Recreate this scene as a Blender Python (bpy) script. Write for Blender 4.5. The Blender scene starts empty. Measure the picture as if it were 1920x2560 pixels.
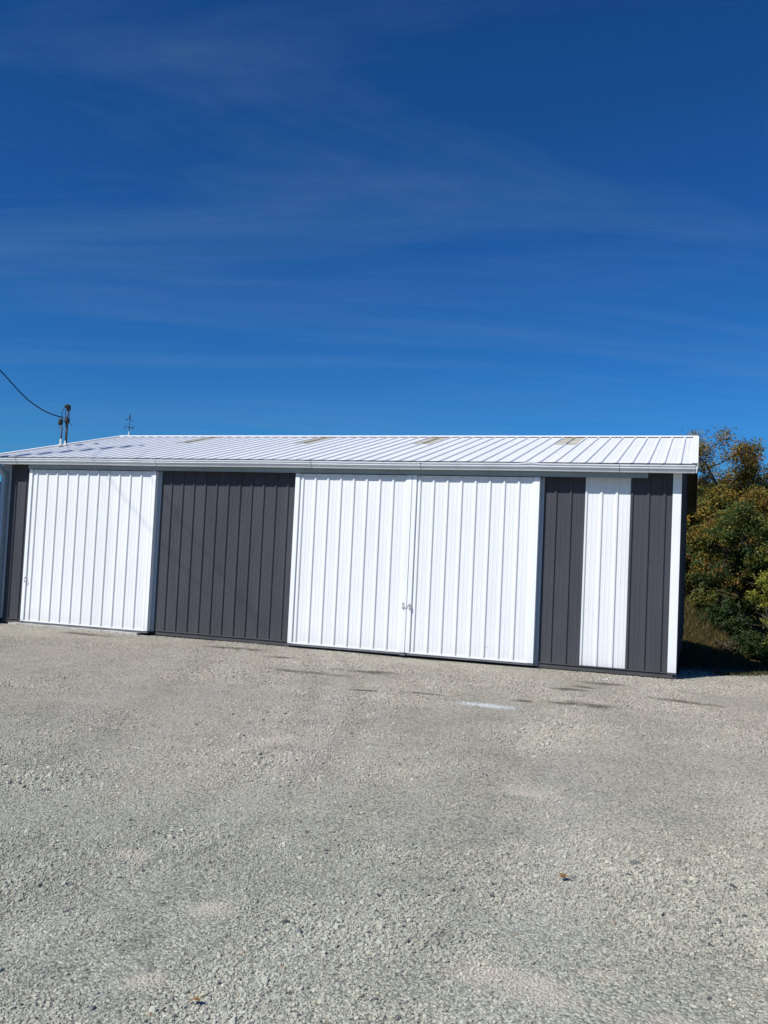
import bpy, math, random
import numpy as np
from mathutils import Vector, Matrix

U = 0.2286            # metres per panel rib (9 inches); geometry below is written in ribs
rnd = random.Random(7)
rng = np.random.default_rng(11)
sc = bpy.context.scene
col = sc.collection

# ------------------------------------------------------------------ materials
def new_mat(name):
    m = bpy.data.materials.new(name); m.use_nodes = True
    nt = m.node_tree
    for n in list(nt.nodes): nt.nodes.remove(n)
    out = nt.nodes.new('ShaderNodeOutputMaterial')
    b = nt.nodes.new('ShaderNodeBsdfPrincipled')
    nt.links.new(b.outputs[0], out.inputs[0])
    return m, nt, b, out

def N(nt, t, **kw):
    n = nt.nodes.new(t)
    for k, v in kw.items():
        if k.startswith('i_'):
            key = k[2:]
            n.inputs[int(key) if key.isdigit() else key.replace('_', ' ')].default_value = v
        else: setattr(n, k, v)
    return n

def L(nt, a, b): nt.links.new(a, b)

def ramp(nt, fac, stops):
    r = nt.nodes.new('ShaderNodeValToRGB')
    e = r.color_ramp.elements
    while len(e) > 1: e.remove(e[-1])
    e[0].position = stops[0][0]; e[0].color = (*stops[0][1], 1)
    for p, c in stops[1:]:
        x = e.new(p); x.color = (*c, 1)
    L(nt, fac, r.inputs[0]); return r

def mix(nt, fac, a, b, mode='MIX'):
    m = nt.nodes.new('ShaderNodeMix'); m.data_type = 'RGBA'; m.blend_type = mode
    if hasattr(fac, 'links'): L(nt, fac, m.inputs[0])
    else: m.inputs[0].default_value = fac
    for s, v in ((6, a), (7, b)):
        if hasattr(v, 'links'): L(nt, v, m.inputs[s])
        else: m.inputs[s].default_value = (*v, 1)
    return m.outputs[2]

def math_(nt, op, a, b=None, clamp=False):
    m = nt.nodes.new('ShaderNodeMath'); m.operation = op; m.use_clamp = clamp
    for s, v in ((0, a), (1, b)):
        if v is None: continue
        if hasattr(v, 'links'): L(nt, v, m.inputs[s])
        else: m.inputs[s].default_value = v
    return m.outputs[0]

def painted_metal(name, c, rough=.45, dirt=.12, low_dirt=0.0, dirtc=(.25, .22, .17), spec=.35, wave=.25):
    m, nt, b, out = new_mat(name)
    geo = N(nt, 'ShaderNodeNewGeometry')
    mp = N(nt, 'ShaderNodeMapping'); mp.inputs['Scale'].default_value = (1, 1, .22)
    L(nt, geo.outputs['Position'], mp.inputs[0])
    n1 = N(nt, 'ShaderNodeTexNoise', i_Scale=3.1, i_Detail=6.0, i_Roughness=.6); L(nt, mp.outputs[0], n1.inputs[0])
    mp2 = N(nt, 'ShaderNodeMapping'); mp2.inputs['Scale'].default_value = (30, 30, .8)
    L(nt, geo.outputs['Position'], mp2.inputs[0])
    n2 = N(nt, 'ShaderNodeTexNoise', i_Scale=1.0, i_Detail=3.0); L(nt, mp2.outputs[0], n2.inputs[0])
    dk = tuple(x * (1 - dirt) for x in c); lt = tuple(min(1, x * (1 + dirt * .5)) for x in c)
    r1 = ramp(nt, n1.outputs[0], [(.3, dk), (.68, lt)])
    r2 = ramp(nt, n2.outputs[0], [(.3, (1 - dirt * .18,) * 3), (.6, (1, 1, 1))])
    o = mix(nt, 1.0, r1.outputs[0], r2.outputs[0], 'MULTIPLY')
    sxx = N(nt, 'ShaderNodeSeparateXYZ'); L(nt, geo.outputs['Position'], sxx.inputs[0])
    fl = math_(nt, 'FLOOR', math_(nt, 'DIVIDE', math_(nt, 'ADD', sxx.outputs[0], .02), 4 * U))
    wn = N(nt, 'ShaderNodeTexWhiteNoise', noise_dimensions='1D'); L(nt, fl, wn.inputs['W'])
    rs = ramp(nt, wn.outputs['Value'], [(0, (1 - dirt * .45,) * 3), (1, (1 + dirt * .2,) * 3)])
    o = mix(nt, 1.0, o, rs.outputs[0], 'MULTIPLY')
    if low_dirt > 0:
        sx = N(nt, 'ShaderNodeSeparateXYZ'); L(nt, geo.outputs['Position'], sx.inputs[0])
        f = math_(nt, 'SUBTRACT', .38, sx.outputs[2])
        f = math_(nt, 'MULTIPLY', f, 2.0, True)
        f = math_(nt, 'POWER', f, 2.5)
        f = math_(nt, 'MULTIPLY', f, n1.outputs[0])
        f = math_(nt, 'MULTIPLY', f, low_dirt, True)
        o = mix(nt, f, o, dirtc)
    L(nt, o, b.inputs['Base Color'])
    b.inputs['Roughness'].default_value = rough
    b.inputs['Specular IOR Level'].default_value = spec
    bp = N(nt, 'ShaderNodeBump', i_Strength=wave, i_Distance=.01)
    n3 = N(nt, 'ShaderNodeTexNoise', i_Scale=1.6, i_Detail=2.0)
    mp3 = N(nt, 'ShaderNodeMapping'); mp3.inputs['Scale'].default_value = (4, 4, 1)
    L(nt, geo.outputs['Position'], mp3.inputs[0]); L(nt, mp3.outputs[0], n3.inputs[0])
    L(nt, n3.outputs[0], bp.inputs['Height']); L(nt, bp.outputs[0], b.inputs['Normal'])
    return m

M = {}
M['white'] = painted_metal('white_paint', (.785, .79, .79), .55, .05, .9, (.40, .36, .30), spec=.15)
M['trim'] = painted_metal('white_trim', (.83, .845, .85), .5, .05, .6, spec=.2)
M['gutter'] = painted_metal('gutter_paint', (.70, .72, .73), .4, .10, 0)
M['header'] = painted_metal('header_white_shade', (.30, .34, .35), .6, .12, 0)  # white track cover and soffit, darkened to imitate the eave shade
M['dark'] = painted_metal('charcoal_paint', (.070, .072, .082), .6, .16, .55, (.13, .12, .10), spec=.08)
M['darktrim'] = painted_metal('charcoal_trim', (.058, .058, .068), .45, .2, .8, (.13, .12, .10))
M['soffit'] = painted_metal('soffit', (.10, .105, .09), .8, .2, 0)
M['black'] = painted_metal('black_rubber', (.012, .012, .014), .6, .2, 0)
M['steel'] = painted_metal('galvanised_steel', (.16, .17, .18), .5, .3, 0)
M['boot'] = painted_metal('flashing_boot', (.50, .53, .53), .5, .1, 0)
M['navy'] = painted_metal('navy_metal', (.020, .035, .075), .6, .2, 0)
M['iron'] = painted_metal('vane_iron', (.03, .05, .07), .6, .2, 0)
M['handle'] = painted_metal('handle_steel', (.30, .31, .31), .4, .2, 0)
M['downspout'] = painted_metal('downspout_shade', (.26, .34, .41), .4, .12, 0)  # shade on the downspout is put into this blue-grey colour
M['shadetrim'] = painted_metal('shaded_white_trim', (.34, .40, .45), .5, .1, .6)  # shaded copy of the white trim, for left corner and jambs
M['mast'] = painted_metal('weathered_conduit', (.045, .05, .06), .5, .3, 0)
M['tan'] = None

# roof: white steel with soft random tone
def roof_mat():
    m, nt, b, out = new_mat('roof_metal')
    geo = N(nt, 'ShaderNodeNewGeometry')
    sp = N(nt, 'ShaderNodeSeparateXYZ'); L(nt, geo.outputs['Position'], sp.inputs[0])
    mp = N(nt, 'ShaderNodeMapping'); mp.inputs['Scale'].default_value = (2.2, .5, .5)
    L(nt, geo.outputs['Position'], mp.inputs[0])
    n1 = N(nt, 'ShaderNodeTexNoise', i_Scale=1.5, i_Detail=7.0, i_Roughness=.62); L(nt, mp.outputs[0], n1.inputs[0])
    base = ramp(nt, n1.outputs[0], [(.3, (.735, .75, .76)), (.7, (.80, .81, .82))])
    c = base.outputs[0]
    L(nt, c, b.inputs['Base Color']); b.inputs['Roughness'].default_value = .5
    b.inputs['Specular IOR Level'].default_value = .3
    bp = N(nt, 'ShaderNodeBump', i_Strength=.2, i_Distance=.01); L(nt, n1.outputs[0], bp.inputs['Height'])
    L(nt, bp.outputs[0], b.inputs['Normal'])
    return m
M['roof'] = roof_mat()

def skylight_mat():
    m, nt, b, out = new_mat('weathered_fibreglass')
    geo = N(nt, 'ShaderNodeNewGeometry')
    n1 = N(nt, 'ShaderNodeTexNoise', i_Scale=3.0, i_Detail=8.0, i_Roughness=.7); L(nt, geo.outputs['Position'], n1.inputs[0])
    c = ramp(nt, n1.outputs[0], [(.3, (.34, .30, .19)), (.5, (.46, .42, .31)), (.68, (.60, .59, .52))])
    L(nt, c.outputs[0], b.inputs['Base Color']); b.inputs['Roughness'].default_value = .7
    return m
M['tan'] = skylight_mat()

def yard_tones(nt, P, X, Y, bo, mo, so, c):
    """worn, stained and dusty areas of the yard plus painted rut shade, used by the fines and by the stones alike"""
    yy = math_(nt, 'ADD', Y, math_(nt, 'MULTIPLY', bo, 16.0))
    tf = math_(nt, 'DIVIDE', math_(nt, 'ADD', yy, 42.0), 34.0, True)
    c = mix(nt, 1.0, c, mix(nt, tf, (1.05, 1.04, .915), (1.11, 1.02, .895)), 'MULTIPLY')
    pat = ramp(nt, mo, [(.28, (.84, .84, .84)), (.5, (1, 1, 1)), (.75, (1.07, 1.06, 1.04))])
    c = mix(nt, .8, c, pat.outputs[0], 'MULTIPLY')
    pb = ramp(nt, bo, [(.34, (.90, .90, .89)), (.5, (1, 1, 1)), (.66, (1.06, 1.055, 1.04))])
    c = mix(nt, 1.0, c, pb.outputs[0], 'MULTIPLY')
    def blob(cx, cy, rx, ry, amt, colour, tex, soft=1.6, tw=2.6):
        nonlocal c
        a = math_(nt, 'POWER', math_(nt, 'ABSOLUTE', math_(nt, 'DIVIDE', math_(nt, 'SUBTRACT', X, cx), rx)), 2.0)
        e = math_(nt, 'POWER', math_(nt, 'ABSOLUTE', math_(nt, 'DIVIDE', math_(nt, 'SUBTRACT', Y, cy), ry)), 2.0)
        q = math_(nt, 'SQRT', math_(nt, 'ADD', a, e))
        q = math_(nt, 'SUBTRACT', math_(nt, 'ADD', 1.0, math_(nt, 'MULTIPLY', math_(nt, 'SUBTRACT', tex, .5), tw)), q)
        f = math_(nt, 'MULTIPLY', math_(nt, 'MULTIPLY', q, soft, True), amt)
        c = mix(nt, f, c, colour)
    # wheel tracks curving from the doors towards the viewer
    for x0, k, k2, wd, am in ((39.5, -.10, .006, .7, .10), (41.5, -.09, .006, .6, .11), (47.2, -.08, .005, .9, .07), (33.5, -.22, .004, 1.1, .09), (52.0, -.02, .004, 1.2, .06)):
        yq = math_(nt, 'ADD', Y, 42.0)
        xc = math_(nt, 'ADD', math_(nt, 'MULTIPLY', yq, k), x0)
        xc = math_(nt, 'SUBTRACT', xc, math_(nt, 'MULTIPLY', math_(nt, 'MULTIPLY', yq, yq), k2))
        d = math_(nt, 'ABSOLUTE', math_(nt, 'SUBTRACT', math_(nt, 'ADD', X, math_(nt, 'MULTIPLY', mo, 1.2)), math_(nt, 'ADD', xc, .6)))
        f = math_(nt, 'SUBTRACT', 1.0, math_(nt, 'DIVIDE', d, wd), True)
        f = math_(nt, 'MULTIPLY', f, math_(nt, 'MULTIPLY', math_(nt, 'SUBTRACT', bo, .30), 4.0, True))
        c = mix(nt, math_(nt, 'MULTIPLY', f, am * 1.6), c, (.13, .13, .12))
        f2 = math_(nt, 'SUBTRACT', 1.0, math_(nt, 'DIVIDE', math_(nt, 'ABSOLUTE', math_(nt, 'SUBTRACT', d, wd * 2.2)), wd * 1.3), True)
        c = mix(nt, math_(nt, 'MULTIPLY', f2, am), c, (.52, .51, .47))
    for a in ((38.5, -15.9, 1.7, .45), (36.0, -16.6, 1.3, .35), (47.5, -13.9, 1.6, .9), (45.6, -14.6, 1.0, .6), (43.9, -14.9, .7, .5),
              (46.9, -5.9, 1.3, .6), (45.2, -9.4, 1.0, .6), (45.9, -7.9, .9, .6), (33.0, -9.7, 2.4, .7), (30, -12, 2.8, .7), (26, -6.0, 1.8, .5), (51.5, -10, 2, .6), (22, -4, 3, .7), (8, -3, 3, .7)):
        blob(*a, .85, (.11, .10, .08), mo, 1.3, 3.6)
    for a in ((39.9, -43.1, .5, .5), (43.0, -44.9, .55, .5), (43.6, -47.9, .4, .4), (48.9, -45.5, 1.2, .6), (52.3, -46.0, 1.4, .6), (44.7, -50.5, .7, .4), (53.0, -47.5, 1.6, .6), (50.5, -44.6, .8, .3), (36.8, -30, 1.6, 1.0), (47, -33, 1.8, .8)):
        blob(*a, .75, (.50, .455, .37), mo, 1.2, 4.0)
    for a in ((39.55, -41.5, .13, 1.1), (40.6, -43.2, .16, .8), (41.2, -42.0, .14, 1.1), (47.6, -44.3, .3, 1.0), (42.7, -46.7, .4, .7)):
        blob(*a, .3, (.10, .10, .095), mo, 1.5)  # narrow dark streaks painted as the shadow inside the ruts
    blob(42.45, -17.55, .95, .36, .85, (.80, .87, .90), so, 2.2, 2.6)
    blob(46.8, -3.2, .32, .28, .8, (.74, .75, .74), so, 2.0)
    return c

def ground_mat():
    m, nt, b, out = new_mat('gravel_ground')
    geo = N(nt, 'ShaderNodeNewGeometry')
    P = geo.outputs['Position']
    sp = N(nt, 'ShaderNodeSeparateXYZ'); L(nt, P, sp.inputs[0])
    X = math_(nt, 'DIVIDE', sp.outputs[0], U); Y = math_(nt, 'DIVIDE', sp.outputs[1], U)
    v1 = N(nt, 'ShaderNodeTexVoronoi', i_Scale=62.0); L(nt, P, v1.inputs[0])
    v2 = N(nt, 'ShaderNodeTexVoronoi', i_Scale=140.0); L(nt, P, v2.inputs[0])
    big = N(nt, 'ShaderNodeTexNoise', i_Scale=.45, i_Detail=5.0, i_Roughness=.6); L(nt, P, big.inputs[0])
    mid = N(nt, 'ShaderNodeTexNoise', i_Scale=2.4, i_Detail=5.0, i_Roughness=.65); L(nt, P, mid.inputs[0])
    sc1 = N(nt, 'ShaderNodeSeparateColor'); L(nt, v1.outputs['Color'], sc1.inputs[0])
    sc2 = N(nt, 'ShaderNodeSeparateColor'); L(nt, v2.outputs['Color'], sc2.inputs[0])
    peb = ramp(nt, sc1.outputs[0], [(0, (.17, .17, .155)), (.12, (.28, .28, .255)), (.5, (.36, .36, .33)), (.9, (.44, .44, .40)), (1, (.52, .51, .46))])
    peb2 = ramp(nt, sc2.outputs[1], [(0, (.62, .62, .62)), (1, (1.15, 1.15, 1.15))])
    c = mix(nt, .8, peb.outputs[0], peb2.outputs[0], 'MULTIPLY')
    c = mix(nt, 1.0, c, (1.12, 1.12, 1.12), 'MULTIPLY')
    # dark gaps between the pebbles, their shade painted into the colour
    gap = ramp(nt, v1.outputs['Distance'], [(.0, (1, 1, 1)), (.45, (1, 1, 1)), (.8, (.5, .5, .5))])
    c = mix(nt, .75, c, gap.outputs[0], 'MULTIPLY')
    c = yard_tones(nt, P, X, Y, big.outputs[0], mid.outputs[0], sc2.outputs[0], c)
    # grass / soil beyond the gravel
    edge = math_(nt, 'SUBTRACT', Y, math_(nt, 'MULTIPLY', math_(nt, 'SUBTRACT', X, 50.0), .75))
    edge = math_(nt, 'ADD', edge, math_(nt, 'MULTIPLY', mid.outputs[0], 6.0))
    gf = math_(nt, 'MULTIPLY', math_(nt, 'SUBTRACT', edge, 4.5), .8, True)
    gf = math_(nt, 'MULTIPLY', gf, math_(nt, 'MULTIPLY', math_(nt, 'SUBTRACT', X, 49.0), 1.0, True))
    g1 = N(nt, 'ShaderNodeTexNoise', i_Scale=14.0, i_Detail=8.0, i_Roughness=.75); L(nt, P, g1.inputs[0])
    gr = ramp(nt, g1.outputs[0], [(.3, (.008, .010, .005)), (.5, (.02, .023, .010)), (.7, (.04, .04, .018))])
    dry = ramp(nt, g1.outputs[0], [(.3, (.04, .032, .014)), (.5, (.09, .07, .028)), (.7, (.16, .125, .05))])
    df = math_(nt, 'MULTIPLY', math_(nt, 'SUBTRACT', Y, 47.0), .3, True)
    gg = mix(nt, df, gr.outputs[0], dry.outputs[0])
    c = mix(nt, gf, c, gg)
    L(nt, c, b.inputs['Base Color'])
    b.inputs['Roughness'].default_value = .95; b.inputs['Specular IOR Level'].default_value = .15
    h = math_(nt, 'MULTIPLY', v1.outputs['Distance'], -1.0)
    h = math_(nt, 'ADD', h, math_(nt, 'MULTIPLY', v2.outputs['Distance'], -.4))
    h = math_(nt, 'ADD', h, math_(nt, 'MULTIPLY', sc1.outputs[2], .8))
    bp = N(nt, 'ShaderNodeBump', i_Strength=.8, i_Distance=.008); L(nt, h, bp.inputs['Height'])
    L(nt, bp.outputs[0], b.inputs['Normal'])
    return m
M['ground'] = ground_mat()

def stone_mat():
    m, nt, b, out = new_mat('gravel_stone')
    oi = N(nt, 'ShaderNodeObjectInfo'); geo = N(nt, 'ShaderNodeNewGeometry')
    r = ramp(nt, oi.outputs['Random'], [(0, (.06, .07, .085)), (.045, (.15, .16, .17)), (.11, (.33, .335, .315)), (.5, (.40, .402, .375)), (.86, (.45, .45, .42)), (.94, (.43, .40, .345)), (.98, (.56, .55, .51)), (1, (.30, .22, .17))])
    n1 = N(nt, 'ShaderNodeTexNoise', i_Scale=70.0, i_Detail=4.0); L(nt, geo.outputs['Position'], n1.inputs[0])
    v = ramp(nt, n1.outputs[0], [(.25, (.82, .82, .82)), (.7, (1.1, 1.1, 1.1))])
    c = mix(nt, .8, r.outputs[0], v.outputs[0], 'MULTIPLY')
    P = geo.outputs['Position']
    big = N(nt, 'ShaderNodeTexNoise', i_Scale=.45, i_Detail=5.0, i_Roughness=.6); L(nt, P, big.inputs[0])
    mid = N(nt, 'ShaderNodeTexNoise', i_Scale=2.4, i_Detail=5.0, i_Roughness=.65); L(nt, P, mid.inputs[0])
    sp = N(nt, 'ShaderNodeSeparateXYZ'); L(nt, P, sp.inputs[0])
    X = math_(nt, 'DIVIDE', sp.outputs[0], U); Y = math_(nt, 'DIVIDE', sp.outputs[1], U)
    c = yard_tones(nt, P, X, Y, big.outputs[0], mid.outputs[0], oi.outputs['Random'], c)
    L(nt, c, b.inputs['Base Color']); b.inputs['Roughness'].default_value = .9
    b.inputs['Specular IOR Level'].default_value = .2
    return m
M['stone'] = stone_mat()

def concrete_mat():
    m, nt, b, out = new_mat('old_concrete')
    geo = N(nt, 'ShaderNodeNewGeometry')
    n1 = N(nt, 'ShaderNodeTexNoise', i_Scale=9.0, i_Detail=8.0, i_Roughness=.7); L(nt, geo.outputs['Position'], n1.inputs[0])
    c = ramp(nt, n1.outputs[0], [(.3, (.20, .17, .13)), (.5, (.42, .40, .36)), (.75, (.56, .55, .51))])
    L(nt, c.outputs[0], b.inputs['Base Color']); b.inputs['Roughness'].default_value = .9
    bp = N(nt, 'ShaderNodeBump', i_Strength=.5, i_Distance=.01); L(nt, n1.outputs[0], bp.inputs['Height']); L(nt, bp.outputs[0], b.inputs['Normal'])
    return m
M['concrete'] = concrete_mat()

def leaf_mat(name='leaves', trans=.3):
    m, nt, b, out = new_mat(name)
    at = N(nt, 'ShaderNodeAttribute', attribute_name='Col')
    L(nt, at.outputs['Color'], b.inputs['Base Color']); b.inputs['Roughness'].default_value = .55
    b.inputs['Specular IOR Level'].default_value = .25
    tr = N(nt, 'ShaderNodeBsdfTranslucent'); L(nt, at.outputs['Color'], tr.inputs[0])
    ms = N(nt, 'ShaderNodeMixShader'); ms.inputs[0].default_value = trans
    L(nt, b.outputs[0], ms.inputs[1]); L(nt, tr.outputs[0], ms.inputs[2]); L(nt, ms.outputs[0], out.inputs[0])
    return m
M['leaf'] = leaf_mat()

def bark_mat():
    m, nt, b, out = new_mat('bark')
    geo = N(nt, 'ShaderNodeNewGeometry')
    mp = N(nt, 'ShaderNodeMapping'); mp.inputs['Scale'].default_value = (22, 22, 4); L(nt, geo.outputs['Position'], mp.inputs[0])
    n1 = N(nt, 'ShaderNodeTexNoise', i_Scale=1.0, i_Detail=6.0); L(nt, mp.outputs[0], n1.inputs[0])
    c = ramp(nt, n1.outputs[0], [(.3, (.018, .015, .013)), (.7, (.085, .072, .058))])
    L(nt, c.outputs[0], b.inputs['Base Color']); b.inputs['Roughness'].default_value = .95
    bp = N(nt, 'ShaderNodeBump', i_Strength=.7, i_Distance=.02); L(nt, n1.outputs[0], bp.inputs['Height']); L(nt, bp.outputs[0], b.inputs['Normal'])
    return m
M['bark'] = bark_mat()

# ------------------------------------------------------------------ mesh helpers (coordinates in ribs)
class MB:
    def __init__(s): s.v = []; s.f = []
    def add(s, v, f):
        o = len(s.v); s.v += [tuple(p) for p in v]; s.f += [tuple(i + o for i in q) for q in f]; return s
    def box(s, x0, x1, y0, y1, z0, z1):
        v = [(x, y, z) for x in (x0, x1) for y in (y0, y1) for z in (z0, z1)]
        return s.add(v, [(0, 1, 3, 2), (4, 6, 7, 5), (0, 4, 5, 1), (2, 3, 7, 6), (0, 2, 6, 4), (1, 5, 7, 3)])
    def tube(s, pts, r, n=8, cap=True, sq=False):
        pts = [Vector(p) for p in pts]
        rs = r if hasattr(r, '__len__') else [r] * len(pts)
        rings = []; ref = None
        for i, p in enumerate(pts):
            t = (pts[min(i + 1, len(pts) - 1)] - pts[max(i - 1, 0)])
            if t.length < 1e-9: t = Vector((0, 0, 1))
            t.normalize()
            if ref is None:
                ref = Vector((1, 0, 0)) if abs(t.x) < .8 else Vector((0, 1, 0))
            a = (ref - t * ref.dot(t)).normalized(); ref = a; bb = t.cross(a)
            off = math.pi / 4 if sq else 0
            rings.append([p + (a * math.cos(off + k * 2 * math.pi / n) + bb * math.sin(off + k * 2 * math.pi / n)) * rs[i] for k in range(n)])
        v = [q for ring in rings for q in ring]; f = []
        for i in range(len(pts) - 1):
            for k in range(n):
                f.append((i * n + k, i * n + (k + 1) % n, (i + 1) * n + (k + 1) % n, (i + 1) * n + k))
        if cap:
            f.append(tuple(range(n))[::-1]); f.append(tuple((len(pts) - 1) * n + k for k in range(n)))
        return s.add(v, f)
    def extr(s, prof, fn, t0, t1, closed=True, cap=True, segs=1):
        n = len(prof); v = []
        for j in range(segs + 1):
            t = t0 + (t1 - t0) * j / segs
            v += [fn(a, b_, t) for a, b_ in prof]
        f = []
        m = n if closed else n - 1
        for j in range(segs):
            for i in range(m):
                a = j * n + i; c_ = j * n + (i + 1) % n
                f.append((a, c_, c_ + n, a + n))
        if cap and closed:
            f.append(tuple(range(n))); f.append(tuple(segs * n + i for i in range(n))[::-1])
        return s.add(v, f)

def setp(o, label=None, cat=None, group=None, kind=None):
    if label: o['label'] = label
    if cat: o['category'] = cat
    if group: o['group'] = group
    if kind: o['kind'] = kind
    return o

def build(name, mb, mat, parent=None, base=(0, 0, 0), smooth=False, bevel=0):
    b = parent['_b'] if parent is not None else list(base)
    me = bpy.data.meshes.new(name)
    me.from_pydata([((p[0] - b[0]) * U, (p[1] - b[1]) * U, (p[2] - b[2]) * U) for p in mb.v], [], mb.f)
    me.validate(); me.update()
    import bmesh
    bm = bmesh.new(); bm.from_mesh(me); bmesh.ops.recalc_face_normals(bm, faces=bm.faces); bm.to_mesh(me); bm.free()
    me.materials.append(mat)
    if smooth:
        for p in me.polygons: p.use_smooth = True
    o = bpy.data.objects.new(name, me); col.objects.link(o)
    o['_b'] = list(b)
    if parent is not None: o.parent = parent
    else: o.location = [c * U for c in b]
    if bevel:
        md = o.modifiers.new('bevel', 'BEVEL'); md.width = bevel * U; md.segments = 2; md.limit_method = 'ANGLE'
    return o

def empty(name, base, label, cat, group=None):
    o = bpy.data.objects.new(name, None); col.objects.link(o)
    o.location = [c * U for c in base]; o['_b'] = list(base); o.empty_display_size = .2
    return setp(o, label, cat, group)

# ------------------------------------------------------------------ terrain
def sstep(a, b, x):
    t = np.clip((x - a) / (b - a), 0, 1); return t * t * (3 - 2 * t)
def vnoise(x, y, s, seed=0):
    def h(i, j):
        n = np.sin(i * 127.1 + j * 311.7 + seed * 74.7) * 43758.5453
        return n - np.floor(n)
    x = x / s; y = y / s
    i = np.floor(x); j = np.floor(y); fx = x - i; fy = y - j
    fx = fx * fx * (3 - 2 * fx); fy = fy * fy * (3 - 2 * fy)
    return (h(i, j) * (1 - fx) + h(i + 1, j) * fx) * (1 - fy) + (h(i, j + 1) * (1 - fx) + h(i + 1, j + 1) * fx) * fy - .5
def gz(x, y):
    x = np.asarray(x, float); y = np.asarray(y, float)
    z = -.42 + 0 * x
    z += vnoise(x, y, 7.0, 1) * .16 + vnoise(x, y, 2.3, 2) * .07
    near_wall = np.exp(-((y + .2) / 3.0) ** 2)
    z = z * (1 - near_wall * .7) + (-.44) * near_wall * .7
    z -= .10 * sstep(2, -4, x) * near_wall
    right = sstep(30, 48, x)
    z -= right * 3.5 * sstep(9, 48, y) * (.43 + .57 * sstep(50, 59.5, x))
    z += right * (3.6 * sstep(50, 68, y) * (1 - .45 * sstep(53, 60, x)) + 9.0 * sstep(66, 150, y))
    z += right * sstep(50, 58, y) * vnoise(x, y, 6, 5) * .8
    return z

def terrain():
    fx = np.concatenate([[-4000, -1500, -600, -250, -120, -70], np.arange(-50, 0, 2.5), np.arange(0, 78, .5), np.arange(78, 130, 3), [160, 220, 350, 700, 1600, 4000]])
    fy = np.concatenate([[-4000, -1500, -600, -250, -140, -100, -80], np.arange(-66, 12, .5), np.arange(12, 110, 1.5), np.arange(110, 170, 6), [200, 260, 400, 800, 1800, 4000]])
    X, Y = np.meshgrid(fx, fy)
    Z = gz(X, Y)
    far = np.clip((np.hypot(X, Y) - 170) / 300, 0, 1)
    Z = Z * (1 - far) + (-1.0) * far
    nx, ny = len(fx), len(fy)
    v = np.stack([X * U, Y * U, Z * U], -1).reshape(-1, 3)
    f = [(j * nx + i, j * nx + i + 1, (j + 1) * nx + i + 1, (j + 1) * nx + i) for j in range(ny - 1) for i in range(nx - 1)]
    me = bpy.data.meshes.new('ground'); me.from_pydata(v.tolist(), [], f); me.update()
    for p in me.polygons: p.use_smooth = True
    me.materials.append(M['ground'])
    o = bpy.data.objects.new('ground', me); col.objects.link(o); o['kind'] = 'structure'
terrain()

# ------------------------------------------------------------------ building
XL, XR, DEP = -3.4, 50.85, 38.2
EY, EZ, RY, RZ = -.87, 13.26, 17.94, 17.63
SL = (RZ - EZ) / (RY - EY)
RXL, RXR = -5.0, 51.8
shed = empty('metal_shed', (23.7, 0, -.42), 'long white and charcoal ribbed metal shed with sliding doors and white gabled roof', 'shed')

def prof_ribs(a, b, ribs, h=.095, hw=.13, tw=.052, minor=True):
    pts = [(a, 0.)]
    ev = []
    for r in ribs:
        ev.append((r - hw, 0)); ev.append((r - tw, h)); ev.append((r + tw, h)); ev.append((r + hw, 0))
        if minor:
            for m_ in (.36, .64):
                ev += [(r + m_ - .045, 0), (r + m_ - .015, .011), (r + m_ + .015, .011), (r + m_ + .045, 0)]
    if minor and ribs:
        for m_ in (-.64, -.36):
            r = ribs[0]; ev += [(r + m_ - .045, 0), (r + m_ - .015, .011), (r + m_ + .015, .011), (r + m_ + .045, 0)]
    ev = sorted(e for e in ev if a + .005 < e[0] < b - .005)
    return pts + ev + [(b, 0.)]

def wall_panel(name, a, b, ribs, z0, z1, y, mat, parent, label=None, h=.095):
    mb = MB(); mb.extr(prof_ribs(a, b, ribs, h), lambda p, q, t: (p, y - q, t), z0, z1, closed=False)
    o = build(name, mb, mat, parent)
    if label: o['label'] = label
    return o

ints = [float(i) for i in range(-3, 42)]
wall_panel('wall_panel', XL, 42.2, ints, 0, 12.9, 0, M['dark'], shed, 'charcoal ribbed steel wall between the white doors')
wall_panel('wall_panel', 42.2, 44.79, [42.85, 43.85], 0, 12.9, 0, M['dark'], shed, 'charcoal ribbed strip right of the double doors')
wall_panel('wall_panel', 44.79, 47.70, [44.86, 45.85, 46.85], 0, 12.9, -.004, M['white'], shed, 'white ribbed stripe between two charcoal strips')
wall_panel('wall_panel', 47.70, 50.36, [47.80, 48.85, 49.85], 0, 12.9, 0, M['dark'], shed, 'charcoal ribbed strip beside the right corner')
# gable and rear walls
for x, nm, sgn in ((XR, 'right', 1), (XL, 'left', -1)):
    mb = MB()
    ys = []
    y = 0.0
    pr = prof_ribs(0, DEP, [.5 + i for i in range(38)], minor=False)
    v = []; f = []
    for (yy, dd) in pr:
        top = EZ + SL * (yy - EY) - .14 if yy <= RY else RZ - SL * (yy - RY) - .14
        v += [(x - sgn * .06 + sgn * dd, yy, 0), (x - sgn * .06 + sgn * dd, yy, top)]
    for i in range(len(pr) - 1): f.append((2 * i, 2 * i + 1, 2 * i + 3, 2 * i + 2))
    mb.add(v, f); o = build('gable_wall', mb, M['dark'], shed); o['label'] = 'charcoal gable end wall'
mb = MB(); mb.extr(prof_ribs(XL, XR, [float(i) for i in range(-3, 51)]), lambda p, q, t: (p, DEP + q, t), 0, 12.7, closed=False)
build('rear_wall', mb, M['dark'], shed)
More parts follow.
